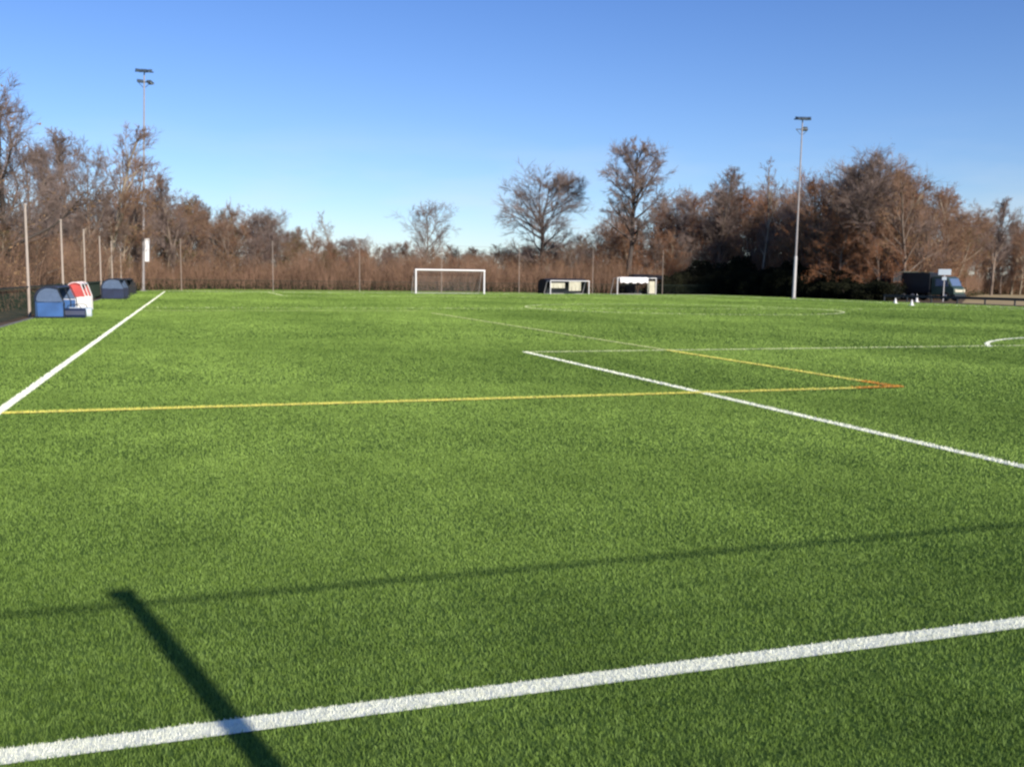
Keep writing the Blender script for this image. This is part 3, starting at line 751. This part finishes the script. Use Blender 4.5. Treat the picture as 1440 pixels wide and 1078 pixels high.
for row, (dd, f0, f1, step) in enumerate(((0, .58, .82, 15), (7, .76, .98, 16), (15, .86, 1.02, 20))):
    x = -110.0 + row * 5
    while x < 1540:
        z = [z for z in ZONES if z[0] <= x < z[1]][0]
        d = lerp(DIST, x) + dd + random.uniform(-2.5, 2.5); p = away(x, d); full = float(height_for(p, lerp(SKY, x)))
        v = random.choice(z[2]); hh = full * random.uniform(f0, f1) * (.88 if x < 200 else 1)
        tree(x, d, 0, v, z[3], z[4], hfix=hh, wide=random.uniform(.9, 1.25) * (1.25 if hh < 7 else 1.0))
        near = 60 / max(d, 40)
        x += step * (1.3 if x < 200 else 1) * random.uniform(.7, 1.3) * (1 + .9 * max(0, near - .6)) * (1.0 if hh > 7 else .85)

# undergrowth: wands, brambles and dead leaves, uncountable
def thicket(name, label, pxr, n_st, n_lf, hmin, hmax, depth, stemm, leafm, lowm, seed, dshift=-6):
    g = np.random.default_rng(seed)
    x = g.uniform(pxr[0], pxr[1], n_st); d = np.interp(x, [a for a, b in DIST], [b for a, b in DIST]) + dshift + g.uniform(0, depth, n_st)
    dirs = np.array([away(v, 1.0) for v in np.linspace(pxr[0], pxr[1], 200)]); ix = ((x - pxr[0]) / (pxr[1] - pxr[0]) * 199).astype(int)
    P = dirs[ix] * d[:, None]; P[:, 2] = -.03; P[:, :2] += g.normal(0, .35, (n_st, 2))
    kn = np.linspace(pxr[0] - 5, pxr[1] + 5, int((pxr[1] - pxr[0]) / 9)); h = g.uniform(hmin, hmax, n_st) * np.interp(x + (d * 37) % 5, kn, g.uniform(.45, 1.2, len(kn)))
    l = g.normal(0, .16, (n_st, 2)); Q = P.copy(); Q[:, :2] += l * h[:, None] * .5; Q[:, 2] += h * .5
    T = P.copy(); T[:, :2] += l * h[:, None] * 1.3 + g.normal(0, .15, (n_st, 2)); T[:, 2] += h
    r = g.uniform(.008, .022, n_st)
    parts = [seg_mesh('a', P, Q, r, r * .7), seg_mesh('b', Q, T, r * .7, r * .25)]
    # side twigs
    m = n_st * 5; i = g.integers(0, n_st, m); t = g.uniform(.2, 1, m)[:, None]
    A = P[i] * (1 - t) + T[i] * t; e = g.normal(0, 1, (m, 3)); e[:, 2] = np.abs(e[:, 2]) + .4; e /= np.linalg.norm(e, axis=1, keepdims=True)
    B = A + e * g.uniform(.3, .95, (m, 1)); rr = g.uniform(.005, .010, m)
    parts.append(seg_mesh('c', A, B, rr, rr * .3))
    V, F = merge(parts); n0 = len(F)
    i = g.integers(0, m, n_lf); lp = A[i] + (B[i] - A[i]) * g.uniform(0, 1, (n_lf, 1)) + g.normal(0, .08, (n_lf, 3))
    lv, lf = leaf_quads(lp, .065, g)
    nb = int(n_lf * 1.1); i = g.integers(0, n_st, nb); bp = P[i] + g.normal(0, .45, (nb, 3)); bp[:, 2] = np.abs(g.normal(0, .42, nb))
    bv, bf = leaf_quads(bp, .10, g)
    V, F = merge([(V, F), (lv, lf), (bv, bf)])
    me = np_mesh(name, V, F)
    for mm in (stemm, leafm, lowm): me.materials.append(mm)
    idx = np.zeros(len(F), np.int32); idx[n0:n0 + len(lf)] = 1; idx[n0 + len(lf):] = 2; me.polygons.foreach_set('material_index', idx)
    o = bpy.data.objects.new(name, me); C.objects.link(o); tagit(o, label, 'undergrowth', kind='stuff')
thicket('undergrowth', 'brown tangled undergrowth beneath the wood along the left side', (-110, 215), 9000, 26000, 1.2, 4.2, 14, M_twb, M_leafb, M_olive, 31, -4)
thicket('undergrowth', 'brown tangled undergrowth and brambles behind the far end of the pitch', (205, 935), 20000, 60000, 1.6, 4.4, 12, M_twb, M_leafb, M_olive, 32, -7)
thicket('undergrowth', 'rust-brown undergrowth in the wood behind the evergreens and container', (925, 1350), 12000, 50000, 1.6, 6.0, 13, M_twr, M_leafr, M_olive, 33, -3)
thicket('undergrowth', 'brown undergrowth beyond the tan field at the right edge', (1340, 1560), 6000, 20000, 1.4, 4.0, 12, M_twb, M_leafb, M_olive, 34, 2)

# evergreen bushes on the right, understory shade put into their leaf colour
def ever_mesh(seed, n=9000):
    g = np.random.default_rng(seed); nb = 11
    c = np.stack([g.normal(0, .5, nb), g.normal(0, .42, nb), g.uniform(.2, .8, nb)], 1); rad = g.uniform(.30, .55, nb)
    i = g.integers(0, nb, n); d = g.normal(0, 1, (n, 3)); d /= np.linalg.norm(d, axis=1, keepdims=True)
    P = c[i] + d * (rad[i] * g.uniform(.55, 1.05, n))[:, None]; P[:, 2] = np.abs(P[:, 2])
    P = P[P[:, 2] < 1.12]
    V, F = leaf_quads(P, .045, g); me = np_mesh('crown', V, F); me.materials.append(M_ever_shade)
    A, B, ra, rb = [], [], [], []
    for j in range(nb):
        A.append((c[j][0] * .15, c[j][1] * .15, -.02)); B.append(tuple(c[j])); ra.append(.035); rb.append(.012)
    V, F = seg_mesh('s', A, B, ra, rb, 5); ms = np_mesh('stems', V, F); ms.materials.append(M_bdark)
    return me, ms
EV = [ever_mesh(s) for s in (41, 42, 43)]
x = 922.0; i = 0
EDIST = [(920, 119), (1000, 122), (1020, 121), (1110, 111), (1180, 104), (1250, 98)]
while x < 1246:
    for row in (0, 1):
        p = away(x + row * 7, lerp(EDIST, x) + row * 3.2); me, ms = EV[(i + row) % 3]
        top = lerp([(920, 392), (960, 375), (1050, 370), (1090, 372), (1150, 378), (1200, 388), (1260, 393)], x)
        h = float(height_for(p, top)) * random.uniform(.72, 1.12) * (1 if row else .7)
        r = empty('evergreen_bush', (p[0], p[1], -.03), 'evergreen bush coloured nearly black as understory shade, beside the right floodlight mast', 'bush', 'dark evergreen bushes on the right', rz=random.uniform(0, 6.28))
        r.scale = (1.75, 1.75, h)
        for nm, m_ in (('crown', me), ('stems', ms)):
            o = bpy.data.objects.new(nm, m_); C.objects.link(o); o.parent = r
    x += 18 * random.uniform(.8, 1.2); i += 1
